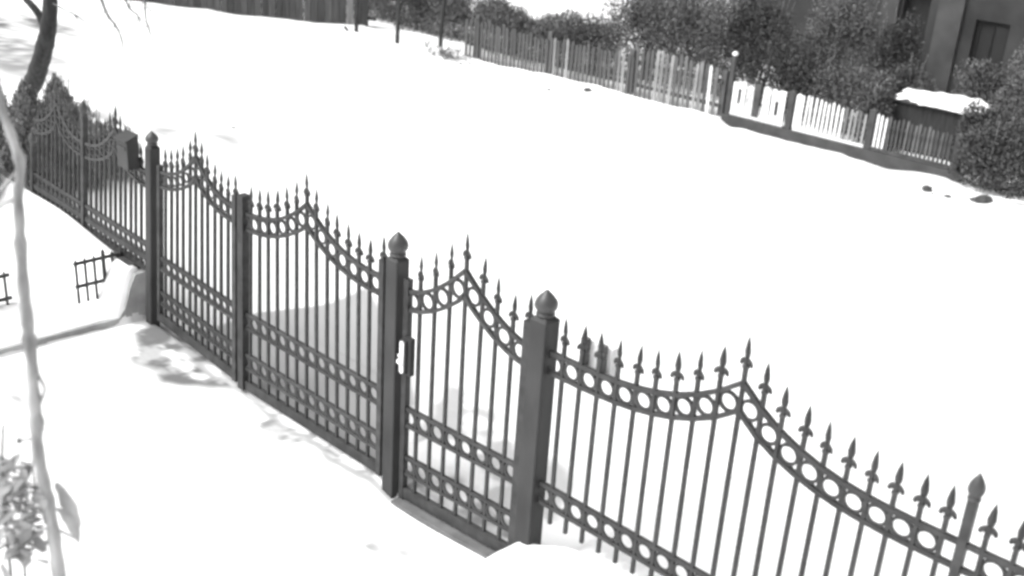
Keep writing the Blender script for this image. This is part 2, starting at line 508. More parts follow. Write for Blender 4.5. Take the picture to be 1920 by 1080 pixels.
# left leaf, right leaf, wicket
bf1 = lambda s: 0.02 + 0.125 * (-0.2 - s) / 1.2
gate('left leaf of the double iron gate with narrow bars, beside the far gate post', [-1.291 + 0.0928 * i for i in range(11)], -1.372, -0.25,
     cusp(-1.40, -0.23, 1.545, 0.265), bf1, [(-1.375, 0.02, 1.60, False), (-0.245, 0.025, 1.64, True)], ext=0.055)
bf2 = lambda s: 0.0
gate('right leaf of the double iron gate with wider bars, ending at the lock post', [-0.053 + 0.1193 * i for i in range(13)], -0.13, 1.50,
     cusp(-0.15, 1.49, 1.53, 0.285), bf2, [(-0.14, 0.036, 1.67, False), (1.515, 0.024, 1.66, True)], ext=0.068)
bf3 = lambda s: -0.065 + 0.065 * (s - 1.78) / 1.06
wk = gate('narrow iron wicket gate with the bright lock between two square posts', [1.887 + 0.1365 * i for i in range(7)], 1.775, 2.82,
          cusp(1.77, 2.86, 1.52, 0.31, 1.65, 2.285), bf3, [(1.765, 0.022, 1.6, False), (2.835, 0.026, 1.69, True)], name='wicket_gate')
# lock with plate and lever
wb = wk.location
b = MB(); b.box(-0.04, 0.04, -0.020, 0.020, -0.135, 0.135)
lock = b.build('lock_case', M['iron_post'], wk, (1.815 - wb.x, -0.028, 1.07 - wb.z))
b = MB()
b.lathe([(0.0185, -0.0035), (0.0185, 0.0035)], (0, 0, 0), 14, False)
b2 = MB()
o = [(0.018 * math.cos(a), 0.10 + 0.018 * math.sin(a)) for a in np.linspace(0, math.pi, 7)] + [(-0.018, 0.02), (-0.036, 0.012), (-0.036, -0.004), (-0.018, -0.012)] + \
    [(0.018 * math.cos(a), -0.10 + 0.018 * math.sin(a)) for a in np.linspace(math.pi, 2 * math.pi, 7)] + [(0.018, -0.02), (0.018, 0.005)]
n_ = len(o)
vs = [(x, -0.004, z) for x, z in o] + [(x, 0.004, z) for x, z in o]
fs = [tuple(range(n_)), tuple(reversed(range(n_, 2 * n_)))] + [((i + 1) % n_, i, i + n_, (i + 1) % n_ + n_) for i in range(n_)]
b2.raw(vs, fs)
plate = b2.build('lock_plate', M['white_metal'], wk, (1.800 - wb.x, -0.0745, 1.07 - wb.z))
b3 = MB()
b3.tube([(0, 0, 0), (0, -0.03, 0), (0.012, -0.04, -0.004), (0.05, -0.04, -0.016)], [0.009, 0.009, 0.010, 0.008], 8)
b3.build('lever', M['white_metal'], plate, (0, -0.004, -0.01))
b4 = MB(); b4.box(-0.03, 0.03, -0.022, 0.022, -0.12, 0.12)
b4.build('lock_mount', M['iron_post'], wk, (1.798 - wb.x, -0.046, 1.07 - wb.z))

def gate_post(s, a, z0, z1, label, rcap, kcap=1.0):
    th = empty('gate_post', (s, 0, z0), label, 'gate post', 'square steel posts of the gateway')
    x0, x1 = at_(s, z0)[0] - s, at_(s, z1)[0] - s
    b = MB(); h = z1 - z0
    c = 0.006
    pr = [(-a, -a + c), (-a + c, -a), (a - c, -a), (a, -a + c), (a, a - c), (a - c, a), (-a + c, a), (-a, a - c)]
    vs = [(x0 + p[0], p[1], 0) for p in pr] + [(x1 + p[0], p[1], h) for p in pr]
    # shallow hipped lid
    vs += [(x1 + p[0] * 0.66, p[1] * 0.66, h + 0.022) for p in pr]
    fs = [tuple(reversed(range(8))), tuple(range(16, 24))]
    for r in (0, 8):
        fs += [(r + i, r + (i + 1) % 8, r + 8 + (i + 1) % 8, r + 8 + i) for i in range(8)]
    b.raw(vs, fs)
    b.build('post', M['iron_post'], th)
    b = MB(); acorn(b, rcap, (0, 0, 0), kcap)
    b.build('cap', M['cap'], th, (x1, 0, h + 0.0225))
    return th
gate_post(-1.495, 0.046, -0.12, 1.725, 'square gate post at the far end of the double gate, next to the kerb', 0.052, 0.66)
gate_post(1.655, 0.056, -0.2, 1.705, 'square steel gate post between the double gate and the wicket, beside the lock', 0.066, 0.95)
gate_post(2.952, 0.064, -0.1, 1.74, 'square steel gate post standing in the snow bank at the right of the wicket', 0.067, 0.92)

# right fence bays
flat = lambda z: (lambda s: z)
def fence_bay(label, bars, s0, s1, zu, rows, zb, posts, ext=0.09):
    th = empty('iron_fence', (round((s0 + s1) / 2, 3), 0, 0.3), label, 'fence', 'railing bays of the iron fence')
    bay(th, bars, s0, s1, zu, rows, zb, ext)
    for s, z0, z1, a in posts:
        p = stile(th, s, z0, z1, a, 'fence_post')
        b = MB(); acorn(b, 0.036, (0, 0, 0), 0.78)
        x1 = at_(s, z1)[0]
        b.build('finial', M['cap'], p, (x1 - th.location.x, 0, z1 - th.location.z + 0.0005))
    return th
rrows = [(flat(0.665), flat(0.535))]
fence_bay('wide iron railing bay right of the wicket, standing above the snow bank', [3.118 + 0.1294 * i if i < 10 else 4.2826 + 0.1232 * (i - 9) for i in range(19)],
          3.02, 5.462, cusp(3.05, 5.46, 1.55, 0.318, 3.4, 4.283), rrows, flat(0.415), [(5.485, 0.30, 1.775, 0.021)])
fence_bay('nearest railing bay, cut off at the lower right beyond the slender knobbed post', [5.575 + 0.1265 * i for i in range(19)],
          5.508, 7.92, cusp(5.5, 7.93, 1.55, 0.318, 3.4), rrows, flat(0.415), [(7.95, 0.30, 1.775, 0.021)])
# left bays
lt = lambda z: (lambda s: z + 0.045 * (-1.65 - s))
lrows = [(lt(0.83), lt(0.695)), (lt(0.69), lt(0.58))]
lrows = [(lt(0.825), lt(0.705)), (lt(0.681), lt(0.575))]
fence_bay('railing bay carrying the letter box, left of the far gate post', [-2.57 + 0.0885 * i for i in range(11)],
          -2.66, -1.56, cusp(-2.68, -1.56, 1.485, 0.265), lrows, lt(0.56), [(-2.70, 0.5, 1.735, 0.024)], 0.05)
fence_bay('farthest railing bay, half hidden by dark conifers at the left end', [-3.60 + 0.0885 * i for i in range(10)],
          -3.70, -2.725, cusp(-3.72, -2.72, 1.485, 0.265), lrows, lt(0.56), [(-3.725, 0.45, 1.2, 0.024)], 0.05)

# low wall that carries the left railing, kerb of the drive, threshold of the wicket
b = MB()
xs = [-8.5, -6, -4.2, -3, -2.2, -1.82]
for i in range(5):
    x0, x1 = xs[i], xs[i + 1]
    z0, z1 = 0.565 + 0.045 * (-1.65 - x0), 0.565 + 0.045 * (-1.65 - x1)
    b.hexa([(x0, -0.075, -0.1), (x1, -0.075, -0.1), (x1, 0.075, -0.1), (x0, 0.075, -0.1), (x0, -0.075, z0), (x1, -0.075, z1), (x1, 0.075, z1), (x0, 0.075, z0)])
w = b.build('fence_wall', M['dark_concrete'])
tag(w, 'low dark concrete wall carrying the left end of the iron fence', 'wall')

b = MB()
ys = [-4.2, -3.0, -2.0, -1.4, -0.9, -0.42, -0.25, -0.19, -0.13, -0.07, 0.06]
for i in range(len(ys) - 1):
    y0, y1 = ys[i], ys[i + 1]
    f_ = lambda y: 0.135 + 0.38 * float(ss(-0.24, -0.06, y)) + 0.004
    q = 0.004 * (i % 2)
    b.hexa([(-1.81 + 0.03 * y0, y0, -0.15), (-1.72 + q + 0.03 * y0, y0, -0.15), (-1.72 + q + 0.03 * y1, y1, -0.15), (-1.81 + 0.03 * y1, y1, -0.15), (-1.81 + 0.03 * y0, y0, f_(y0)), (-1.72 + q + 0.03 * y0, y0, f_(y0)), (-1.72 + q + 0.03 * y1, y1, f_(y1)), (-1.81 + 0.03 * y1, y1, f_(y1))])
k = b.build('concrete_kerb', M['kerbstone'])
tag(k, 'grey concrete kerb along the left edge of the drive, rising to the far gate post', 'kerb')

b = MB(); b.hexa([(1.74, -0.085, -0.3), (2.86, -0.08, -0.3), (2.86, 0.04, -0.3), (1.74, 0.04, -0.3), (1.74, -0.085, -0.074), (2.86, -0.08, -0.014), (2.86, 0.04, -0.014), (1.74, 0.04, -0.074)])
t = b.build('threshold', M['concrete'])
tag(t, 'grey concrete sill under the wicket gate, swept free of snow', kind='structure')

# letter box on the left railing
th = empty('letter_box', (-1.70, -0.05, 1.50), 'dark upright letter box hung on the railing left of the far gate post', 'letter box')
b = MB()
b.hexa([(-0.085, -0.07, 0), (0.085, -0.07, 0), (0.085, 0.035, 0), (-0.085, 0.035, 0), (-0.085, -0.07, 0.24), (0.085, -0.07, 0.24), (0.085, 0.035, 0.28), (-0.085, 0.035, 0.28)])
b.build('box', M['box_dark'], th)
b = MB(); b.hexa([(-0.095, -0.09, 0.236), (0.095, -0.09, 0.236), (0.095, 0.037, 0.284), (-0.095, 0.037, 0.284), (-0.095, -0.09, 0.244), (0.095, -0.09, 0.244), (0.095, 0.037, 0.293), (-0.095, 0.037, 0.293)])
b.build('lid', M['box_dark'], th)
b = MB(); b.box(-0.06, 0.06, -0.076, -0.0705, 0.16, 0.19)
b.build('flap', M['iron'], th)

# pale box behind the bars on the right railing
th = empty('post_box', (3.325, 0.055, 1.50), 'small pale grey box strapped behind the second and third bars right of the wicket', 'box')
b = MB(); b.box(-0.07, 0.09, 0, 0.05, 0.0, 0.20); b.build('box', M['box_grey'], th)
for dx in (-0.088, 0.038):
    b = MB(); b.box(dx - 0.021, dx + 0.021, -0.041, -0.0005, 0.035, 0.215); b.build('bracket', M['box_bracket'], th)

# ------------------------------------------------------------------ little border fences in the left garden
def border(label, x, y0, z, n, st, post):
    th = empty('border_fence', (x, y0, z), label, 'border fence', 'low iron border fences in the garden')
    for zz in (0.10, 0.315):
        b = MB(); b.box(-0.009, 0.009, -0.01, (n - 1) * st + 0.05, zz - 0.014, zz + 0.014); b.build('rail', M['iron'], th)
    for i in range(n):
        w = 0.013 if i == post else 0.009
        zt = 0.41 if i == post else 0.37
        b = MB(); b.box(0.0095, 0.0095 + 2 * w, i * st - w, i * st + w, -0.05 if i != post else 0.02, zt - 0.03)
        b.raw([(0.0095, i * st - w, zt - 0.03), (0.0095 + 2 * w, i * st - w, zt - 0.03), (0.0095 + 2 * w, i * st + w, zt - 0.03), (0.0095, i * st + w, zt - 0.03), (0.0095 + w, i * st, zt)],
              [(0, 1, 4), (1, 2, 4), (2, 3, 4), (3, 0, 4)])
        b.build('picket', M['iron'], th)
    return th
border('short iron border fence sticking out of the snow near the far gate post', -2.05, -0.455, 0.285, 6, 0.084, 3)
border('short iron border fence partly hidden behind the pale sapling at the left', -2.38, -1.36, 0.19, 5, 0.105, 3)

# ------------------------------------------------------------------ plants
def leaf_cloud(n, fn, size, aspect=1.6, upright=0.0, seed=1):
    """n small bent quads placed by fn(r) -> point"""
    r = random.Random(seed)
    b = MB()
    for _ in range(n):
        p = Vector(fn(r))
        a = Vector((r.gauss(0, 1), r.gauss(0, 1), r.gauss(0, 1) + upright)).normalized()
        c = a.cross(Vector((r.gauss(0, 1), r.gauss(0, 1), r.gauss(0, 1)))).normalized()
        l = size * r.uniform(0.6, 1.4)
        w = l / aspect * 0.5
        b.raw([p - c * w * 0.5, p + c * w * 0.5, p + a * l * 0.55 + c * w, p + a * l, p + a * l * 0.55 - c * w], [(0, 1, 2, 3, 4)])
    return b

def shrub(name, label, cat, x, y, h, rx, ry, n, m, size=0.07, shape='round', seed=1, z=None, group=None, stems=7, aspect=1.6, upright=0.0, bark='twig', core=0.0):
    z = gz(x, y) if z is None else z
    th = empty(name, (x, y, z), label, cat, group)
    r0 = random.Random(seed * 13 + 5)
    lobes = [(r0.uniform(-0.6, 0.6) * rx, r0.uniform(-0.6, 0.6) * ry, r0.uniform(0.35, 0.8) * h, r0.uniform(0.3, 0.5)) for _ in range(9)]
    def fn(r):
        if shape == 'cone':
            u = r.random() ** 0.75
            zz = h * (1 - u) * r.uniform(0.85, 1.0) if r.random() < 0.9 else h * r.random()
            k = (1 - zz / h) ** 0.8 * (0.55 + 0.45 * r.random())
            a = r.uniform(0, 6.283)
            wv = 1 + 0.2 * math.sin(3 * a + seed + zz * 5)
            return (rx * k * wv * math.cos(a), ry * k * wv * math.sin(a), max(0.0, zz))
        if shape == 'fan':
            a = r.uniform(0, 6.283); k = math.sqrt(r.random()); zz = r.random() ** 0.7
            sp = 0.16 + 0.95 * (zz - 0.12) if zz > 0.12 else 0.16
            return (rx * k * sp * math.cos(a), ry * k * sp * math.sin(a), h * zz * (1 - 0.22 * k * k * (1 + 0.5 * math.sin(5 * a + seed))))
        if shape == 'reed':
            a = r.uniform(0, 6.283); k = math.sqrt(r.random())
            lo = r.random()
            hh = h * (0.75 + 0.25 * math.sin(seed + 4 * k * math.cos(a)) * math.cos(3 * k * math.sin(a)))
            zz = lo * hh * (1 - 0.25 * k)
            sp = 0.75 + 0.45 * zz / h
            return (rx * k * sp * math.cos(a), ry * k * sp * math.sin(a), zz)
        if r.random() < 0.62:
            lx, ly, lz, lr = lobes[r.randrange(len(lobes))]
            v = Vector((r.gauss(0, 1), r.gauss(0, 1), r.gauss(0, 1))).normalized() * (r.random() ** 0.45)
            return (lx + v.x * rx * lr * 1.1, ly + v.y * ry * lr * 1.1, max(0.01, lz + v.z * h * lr * 0.62))
        a = r.uniform(0, 6.283); k = math.sqrt(r.random())
        zz = r.random()
        kk = k * (0.7 + 0.5 * math.sin(math.pi * min(1, zz + 0.12)))
        return (rx * kk * math.cos(a), ry * kk * math.sin(a), h * zz * (1 - 0.35 * k * k))
    fo = leaf_cloud(n, fn, size, aspect, upright, seed).build('foliage', m, th)
    fo['kind'] = 'stuff'
    b = MB()
    for i in range(stems):
        a = r0.uniform(0, 6.283); k = r0.uniform(0.1, 0.75); top = h * r0.uniform(0.7, 1.06)
        if shape == 'cone': k *= 0.25
        p0 = Vector((rx * 0.25 * k * math.cos(a), ry * 0.25 * k * math.sin(a), -0.05))
        p2 = Vector((rx * k * math.cos(a + r0.uniform(-.4, .4)), ry * k * math.sin(a), top))
        p1 = (p0 + p2) / 2 + Vector((r0.uniform(-.1, .1) * rx, r0.uniform(-.1, .1) * ry, 0))
        b.tube(smooth_path([p0, p1, p2], 3), np.linspace(0.018, 0.005, 7), 5)
    st = b.build('stem', M[bark], th)
    return th

# left hedge of conifers and reeds along the fence
G1 = 'conifers and dry reeds at the left end of the fence'
def hedge(name, label, cat, *a, **k):
    return shrub(name, label, cat, *a, None, G1, **k)
hedge('conifer_shrub', 'ragged grey conifer in front of the fence end, behind the pale sapling', 'shrub', -4.45, -0.30, 0.85, 0.4, 0.25, 5200, M['conifer'], 0.06, 'reed', 3, aspect=3, upright=1.6)
for i_, (x, y, h, rx, lb) in enumerate(((-5.85, 1.30, 1.22, 0.42, 'spiky conifer rising highest behind the farthest railing bay'),
                          (-5.35, 0.75, 0.85, 0.30, 'lowest conifer close behind the end post of the fence'),
                          (-6.45, 1.15, 1.15, 0.5, 'dense conifer right of the foot of the leaning tree'),
                          (-6.9, 1.75, 1.05, 0.5, 'broad conifer behind the spiky one, by the road'),
                          (-5.62, 0.75, 1.25, 0.45, 'dense dark conifer hiding the foot of the leaning tree'),
                          (-5.15, 0.45, 1.05, 0.36, 'small conifer in front of the leaning tree'),
                          (-6.25, 0.65, 1.55, 0.42, 'tall narrow conifer at the very left edge behind the pale sapling'))):
    hedge('conifer_shrub', lb, 'shrub', x, y, h, rx, rx * 0.9, 6000, M['conifer'], 0.055, 'cone', 5 + 3 * i_, aspect=3, upright=2.0)
for i_, (x, y, h, lb) in enumerate(((-6.55, 1.95, 0.72, 'grey dry reeds seen above the curved rail right of the thin dark post'), (-5.9, 1.95, 0.70, 'grey dry reeds seen through the bars behind the letter box bay'),
                        (-7.4, 2.0, 0.85, 'grey dry reeds seen just left of the thin dark post'))):
    hedge('reed_clump', lb, 'reeds', x, y, h, 0.42, 0.3, 2600, M['reed'], 0.10, 'reed', 40 + 3 * i_, aspect=7, upright=3)

# leaning tree by the road
def limb(b, pts, r0, r1, per=5, seg=9):
    p = smooth_path(pts, per)
    b.tube(p, np.linspace(r0, r1, len(p)), seg, 0.12)
tx, ty = -9.72, 2.5
th = empty('leaning_tree', (tx, ty, 0), 'bare dark tree with a bent trunk beside the road, above the conifers', 'tree')
off = lambda P: [(p[0] - tx, p[1] - ty, p[2]) for p in P]
b = MB()
limb(b, off([(-9.78, 2.5, -0.2), (-9.52, 2.5, 0.2), (-9.20, 2.52, 0.52), (-8.83, 2.5, 0.95), (-8.64, 2.5, 1.22), (-8.50, 2.5, 1.55), (-8.42, 2.52, 1.9), (-8.2, 2.6, 2.6), (-7.9, 2.7, 3.4), (-7.9, 2.75, 4.2)]), 0.155, 0.06, 6, 12)
tr = b.build('trunk', M['bark'], th)
b = MB(); limb(b, off([(-8.66, 2.5, 1.28), (-8.80, 2.46, 1.52), (-9.0, 2.4, 1.68), (-9.5, 2.3, 2.1), (-10.1, 2.2, 2.9)]), 0.06, 0.025); b.build('branch', M['bark'], th)
b = MB(); limb(b, off([(-8.1, 2.63, 2.85), (-7.5, 2.6, 2.7), (-7.15, 2.55, 2.05), (-6.89, 2.5, 1.79), (-6.70, 2.5, 1.68), (-6.58, 2.5, 1.57), (-6.52, 2.5, 1.36)]), 0.03, 0.004); b.build('branch', M['twig'], th)
b = MB(); limb(b, off([(-8.1, 2.63, 2.9), (-7.0, 2.6, 2.75), (-6.38, 2.5, 2.03), (-6.11, 2.5, 1.88), (-6.05, 2.5, 1.76)]), 0.022, 0.004); b.build('branch', M['twig'], th)
b = MB(); limb(b, off([(-7.95, 2.68, 3.2), (-6.6, 2.65, 2.95), (-5.95, 2.5, 2.2), (-5.90, 2.5, 1.84), (-5.74, 2.5, 1.58)]), 0.02, 0.004); b.build('branch', M['twig'], th)
b = MB(); limb(b, off([(-8.46, 2.5, 1.7), (-8.1, 2.5, 1.66), (-7.77, 2.5, 1.63), (-7.5, 2.5, 1.58)]), 0.011, 0.004); b.build('branch', M['twig'], th)
b = MB()
r_ = random.Random(12)
for (sx, sy, sz) in [(-6.93, 2.5, 1.82), (-6.8, 2.5, 1.75), (-6.62, 2.5, 1.62), (-6.3, 2.5, 1.97), (-6.1, 2.5, 1.87), (-5.92, 2.5, 2.0), (-5.88, 2.5, 1.8), (-7.77, 2.5, 1.63), (-7.9, 2.5, 1.65), (-6.7, 2.5, 1.68), (-5.95, 2.5, 2.1), (-6.4, 2.5, 2.05)] * 2:
    d = Vector((r_.uniform(-0.1, 0.35), r_.uniform(-0.25, 0.25), r_.uniform(-0.4, 0.05)))
    p0 = Vector((sx, sy, sz))
    b.tube(off(smooth_path([p0, p0 + d * 0.5 + Vector((0, 0, 0.04)), p0 + d], 3)), np.linspace(0.006, 0.002, 7), 4)
tw = b.build('twig', M['twig'], th); tw['kind'] = 'stuff'
b = MB()
for _ in range(60):
    p0 = Vector(r_.choice([(-8.0, 2.65, 3.1), (-7.9, 2.72, 3.8), (-9.7, 2.27, 2.4), (-7.9, 2.75, 4.2), (-7.0, 2.6, 2.8)]))
    d = Vector((r_.gauss(0, 0.7), r_.gauss(0, 0.7), r_.uniform(0.0, 1.2)))
    b.tube(off(smooth_path([p0, p0 + d * 0.5 + Vector((r_.gauss(0, .1), r_.gauss(0, .1), 0.05)), p0 + d], 3)), np.linspace(0.016, 0.004, 7), 5)
cr = b.build('crown', M['bark'], th); cr['kind'] = 'stuff'

# pale sapling close to the camera
sx, sy = 3.50, -3.178
th = empty('young_sapling', (sx, sy, gz(sx, sy)), 'tall pale grey sapling stem with few twigs, nearest plant at the left edge', 'sapling')
oz = th.location.z
o2 = lambda P: [(p[0] - sx, p[1] - sy, p[2] - oz) for p in P]
main = [(3.46, -3.22, 4.15), (3.485, -3.19, 3.75), (3.498, -3.181, 3.543), (3.514, -3.167, 3.448), (3.527, -3.154, 3.351), (3.515, -3.166, 3.258), (3.51, -3.17, 3.163), (3.505, -3.175, 3.039), (3.502, -3.177, 2.913),
        (3.501, -3.178, 2.801), (3.502, -3.177, 2.688), (3.497, -3.182, 2.59), (3.496, -3.183, 2.471), (3.491, -3.188, 2.368), (3.496, -3.183, 2.265), (3.503, -3.177, 2.138), (3.507, -3.173, 2.008), (3.508, -3.172, 1.828), (3.506, -3.175, 1.2), (3.50, -3.178, 0.25)]
b = MB(); p = smooth_path(main, 4)
rad = 0.88 * np.array([1 + 0.10 * math.sin(i * 1.7) + (0.30 if i % 11 == 4 else 0) for i in range(len(p))]) * np.interp(np.linspace(0, 1, len(p)), [0, 0.2, 0.35, 0.5, 0.62, 0.75, 1], [0.013, 0.0165, 0.0205, 0.0215, 0.0225, 0.022, 0.028])
b.tube(o2(p), rad, 9, 0.16); b.build('stem', M['pale_bark'], th)
for pts, ra, rb_ in (([(3.503, -3.177, 2.93), (3.514, -3.168, 2.886), (3.517, -3.166, 2.84), (3.513, -3.168, 2.793), (3.514, -3.166, 2.735), (3.505, -3.175, 2.68)], 0.006, 0.005),
                 ([(3.503, -3.176, 2.675), (3.52, -3.161, 2.622), (3.525, -3.156, 2.589), (3.511, -3.169, 2.542), (3.495, -3.184, 2.485)], 0.006, 0.004),
                 ([(3.492, -3.187, 2.405), (3.467, -3.21, 2.399), (3.450, -3.225, 2.392)], 0.005, 0.004),
                 ([(3.514, -3.167, 3.25), (3.49, -3.188, 3.233), (3.44, -3.234, 3.208), (3.36, -3.3, 3.2)], 0.011, 0.006),
                 ([(3.518, -3.163, 3.33), (3.489, -3.189, 3.289), (3.44, -3.234, 3.22), (3.38, -3.29, 3.12)], 0.005, 0.003),
                 ([(3.494, -3.185, 2.50), (3.482, -3.196, 2.388), (3.473, -3.204, 2.242), (3.484, -3.193, 2.17)], 0.005, 0.003),
                 ([(3.503, -3.177, 2.06), (3.533, -3.149, 2.036), (3.567, -3.118, 2.01)], 0.005, 0.004),
                 ([(3.50, -3.18, 2.20), (3.45, -3.225, 2.13), (3.40, -3.27, 2.10)], 0.006, 0.004)):
    b = MB(); q = smooth_path(pts, 4); b.tube(o2(q), np.linspace(ra, rb_, len(q)), 6, 0.1); b.build('branch', M['pale_bark'], th)
b = MB(); b.lathe([(0.002, -0.011), (0.009, -0.004), (0.009, 0.004), (0.002, 0.011)], o2([(3.448, -3.227, 2.392)])[0], 8)
b.build('bud', M['twig'], th)

def curled_leaf(th, pts, wid, m, name='leaf', cup=0.3):
    """leaf surface along a midrib; side edges cup forwards"""
    P = smooth_path(pts, 3); n = len(P)
    side = Vector((0.7205, 0.69072, 0.0)); nor = Vector((0.62, -0.68, 0.3))
    b = MB(); vs, fs = [], []
    for i, p in enumerate(P):
        t = i / (n - 1)
        w = wid * (math.sin(math.pi * min(1, t * 0.93 + 0.05)) ** 0.7) * (1 + 0.12 * math.sin(i * 2.1))
        for k in (-1, -0.5, 0, 0.5, 1):
            vs.append(p + side * w * k + nor * (cup * w * k * k))
    for i in range(n - 1):
        for k in range(4):
            a = i * 5 + k
            fs.append((a, a + 1, a + 6, a + 5))
    b.raw(vs, fs, True)
    return b.build(name, m, th)
curled_leaf(th, o2([(3.525, -3.15, 2.235), (3.545, -3.13, 2.17), (3.56, -3.12, 2.10), (3.565, -3.115, 2.03)]), 0.028, M['dry_leaf'])
curled_leaf(th, o2([(3.53, -3.16, 2.14), (3.55, -3.14, 2.10), (3.56, -3.13, 2.06), (3.572, -3.118, 2.0)]), 0.024, M['dry_leaf'], cup=-0.3)

# withered shrub at the lower left
th = empty('withered_shrub', (3.38, -3.29, gz(3.38, -3.29)), 'withered shrub with limp grey leaves at the lower left, beside the sapling', 'shrub')
wz = th.location.z; ox = lambda P: [(p[0] - 3.38, p[1] + 3.29, p[2] - wz) for p in P]
for pts, ra in (([(3.37, -3.30, wz - 0.05), (3.375, -3.292, 1.4), (3.388, -3.282, 2.1), (3.395, -3.275, 2.25), (3.401, -3.269, 2.338), (3.414, -3.258, 2.45)], 0.007),
                ([(3.38, -3.29, wz - 0.05), (3.40, -3.27, 1.3), (3.42, -3.25, 1.9), (3.44, -3.235, 2.12), (3.46, -3.215, 2.2)], 0.006),
                ([(3.36, -3.31, 1.95), (3.42, -3.25, 2.0), (3.49, -3.19, 2.05)], 0.005)):
    b = MB(); q = smooth_path(pts, 4); b.tube(ox(q), np.linspace(ra, ra * 0.5, len(q)), 6); b.build('stem', M['twig'], th)
r_ = random.Random(5)
for (c, n, rr) in (((3.405, -3.27, 2.245), 16, 0.05), ((3.43, -3.245, 2.235), 6, 0.03), ((3.395, -3.275, 2.14), 8, 0.045), ((3.45, -3.225, 2.09), 12, 0.055), ((3.40, -3.27, 2.02), 12, 0.05), ((3.47, -3.205, 2.21), 3, 0.02), ((3.43, -3.24, 1.95), 5, 0.05)):
    for _ in range(int(n * 2.2)):
        p = Vector(c) + Vector((r_.gauss(0, rr * 0.6), r_.gauss(0, rr * 0.6), r_.gauss(0, rr * 0.6)))
        d = Vector((r_.gauss(0, 0.03), r_.gauss(0, 0.03), r_.gauss(-0.015, 0.025)))
        curled_leaf(th, ox([p, p + d * 0.6 + Vector((0, 0, 0.006)), p + d * 1.2]), r_.uniform(0.012, 0.026), M['dry_leaf'], cup=r_.uniform(-0.6, 0.6))

# ------------------------------------------------------------------ far side of the road
FD = 11.0
# weathered board fence at the far upper left
A, B_ = Vector((-26.0, 4.2)), Vector((-11.75, 11.0))
L_ = (B_ - A).length; u_ = (B_ - A).normalized(); ang = math.atan2(u_.y, u_.x)
th = empty('board_fence', (A.x, A.y, 0), 'dark weathered board fence across the road at the top left', 'fence', rz=ang)
n = int(L_ / 0.17)
for i in range(n):
    h = 1.35 + rnd.uniform(-0.04, 0.04)
    b = MB(); yy = rnd.uniform(-0.006, 0.006); x = i * 0.17
    sag = -0.15; h += 0.04 * math.sin(i * 0.7)
    b.box(x, x + 0.158, yy - 0.011, yy + 0.011, sag, h)
    b.build('board', M['dark_wood'] if rnd.random() > 0.04 else M['pale_wood'], th)
for zz in (0.3, 1.05):
    b = MB(); b.box(0, L_, 0.02, 0.06, zz - 0.04, zz + 0.04); b.build('rail', M['dark_wood'], th)
for i in range(7):
    b = MB(); x = 0.5 + i * 2.4; b.box(x - 0.05, x + 0.05, 0.061, 0.16, -0.3, 1.3); b.build('post', M['dark_wood'], th)

# weathered picket fence up to the white gate
th = empty('picket_fence', (-8.95, FD, 0), 'grey weathered picket fence across the road, left of the white gate', 'fence')
n = int((8.95 - 2.98) / 0.1)
for i in range(n):
    x = i * 0.1
    s = -8.95 + x
    top = (0.95 if s > -4.75 else 0.78 + 0.03 * math.sin(s * 2)) + rnd.uniform(-0.05, 0.05)
    if s > -3.7: top -= 0.03
    w = 0.029 + rnd.uniform(-0.004, 0.004)
    pl = rnd.random()
    m = M['old_wood']
    if s > -4.75 and pl < 0.42: m = M['pale_wood']
    elif s <= -4.75 and pl < 0.07: m = M['pale_wood']
    if s > -3.3 and i % 2: m = M['white_paint'] if i % 4 == 1 else M['pale_wood']
    b = MB()
    y = -0.02 + rnd.uniform(-0.004, 0.004)
    o = [(-w, -0.1), (w, -0.1), (w, top - 0.04), (0, top), (-w, top - 0.04)]
    b.raw([(a, y - 0.009, c) for a, c in o] + [(a, y + 0.009, c) for a, c in o], [(0, 1, 2, 3, 4), (9, 8, 7, 6, 5)] + [((k + 1) % 5, k, k + 5, (k + 1) % 5 + 5) for k in range(5)])
    b.build('picket', m, th, (x, 0, 0), (rnd.uniform(-0.02, 0.02), rnd.uniform(-0.03, 0.03), 0))
for zz in (0.28, 0.66):
    b = MB(); b.box(-0.05, n * 0.1, 0.001, 0.04, zz - 0.03, zz + 0.03); b.build('rail', M['old_wood'], th)
for i in range(4):
    b = MB(); x = 0.2 + i * 1.9; b.box(x - 0.045, x + 0.045, 0.041, 0.13, -0.3, 0.85); b.build('post', M['old_wood'], th)

# concrete footing under the white gate and panels
b = MB(); b.box(-2.94, 1.05, FD - 0.06, FD + 0.1, -0.25, 0.19)
w = b.build('fence_footing', M['dark_concrete']); tag(w, 'dark low concrete footing below the white gate and panels across the road', 'wall')

def slab_post(x, h, label, cap=False, wd=0.05):
    th = empty('fence_pillar', (x, FD + 0.02, 0.1905), label, 'post', 'dark posts of the white fence')
    b = MB(); b.box(-wd, wd, -wd, wd, 0, h); b.build('post', M['dark_concrete'], th)
    b = MB()
    if cap:
        b.lathe([(0.025, 0), (0.05, 0.02), (0.05, 0.05), (0.02, 0.075)], (0, 0, 0), 10)
    else:
        b.raw([(-wd - .008, -wd - .008, 0), (wd + .008, -wd - .008, 0), (wd + .008, wd + .008, 0), (-wd - .008, wd + .008, 0), (0, 0, 0.035)], [(3, 2, 1, 0), (0, 1, 4), (1, 2, 4), (2, 3, 4), (3, 0, 4)])
    b.build('cap', M['white_paint'] if cap else M['dark_concrete'], th, (0, 0, h + 0.0005))
slab_post(-2.885, 0.93, 'dark post with a white knob at the left of the white gate', True, 0.035)
slab_post(-1.755, 0.58, 'dark post between the white gate and the white picket panel')
slab_post(-0.40, 0.58, 'dark post between the white picket panel and the dull panel')
slab_post(0.93, 0.52, 'dark post at the bushy end of the dull panel')

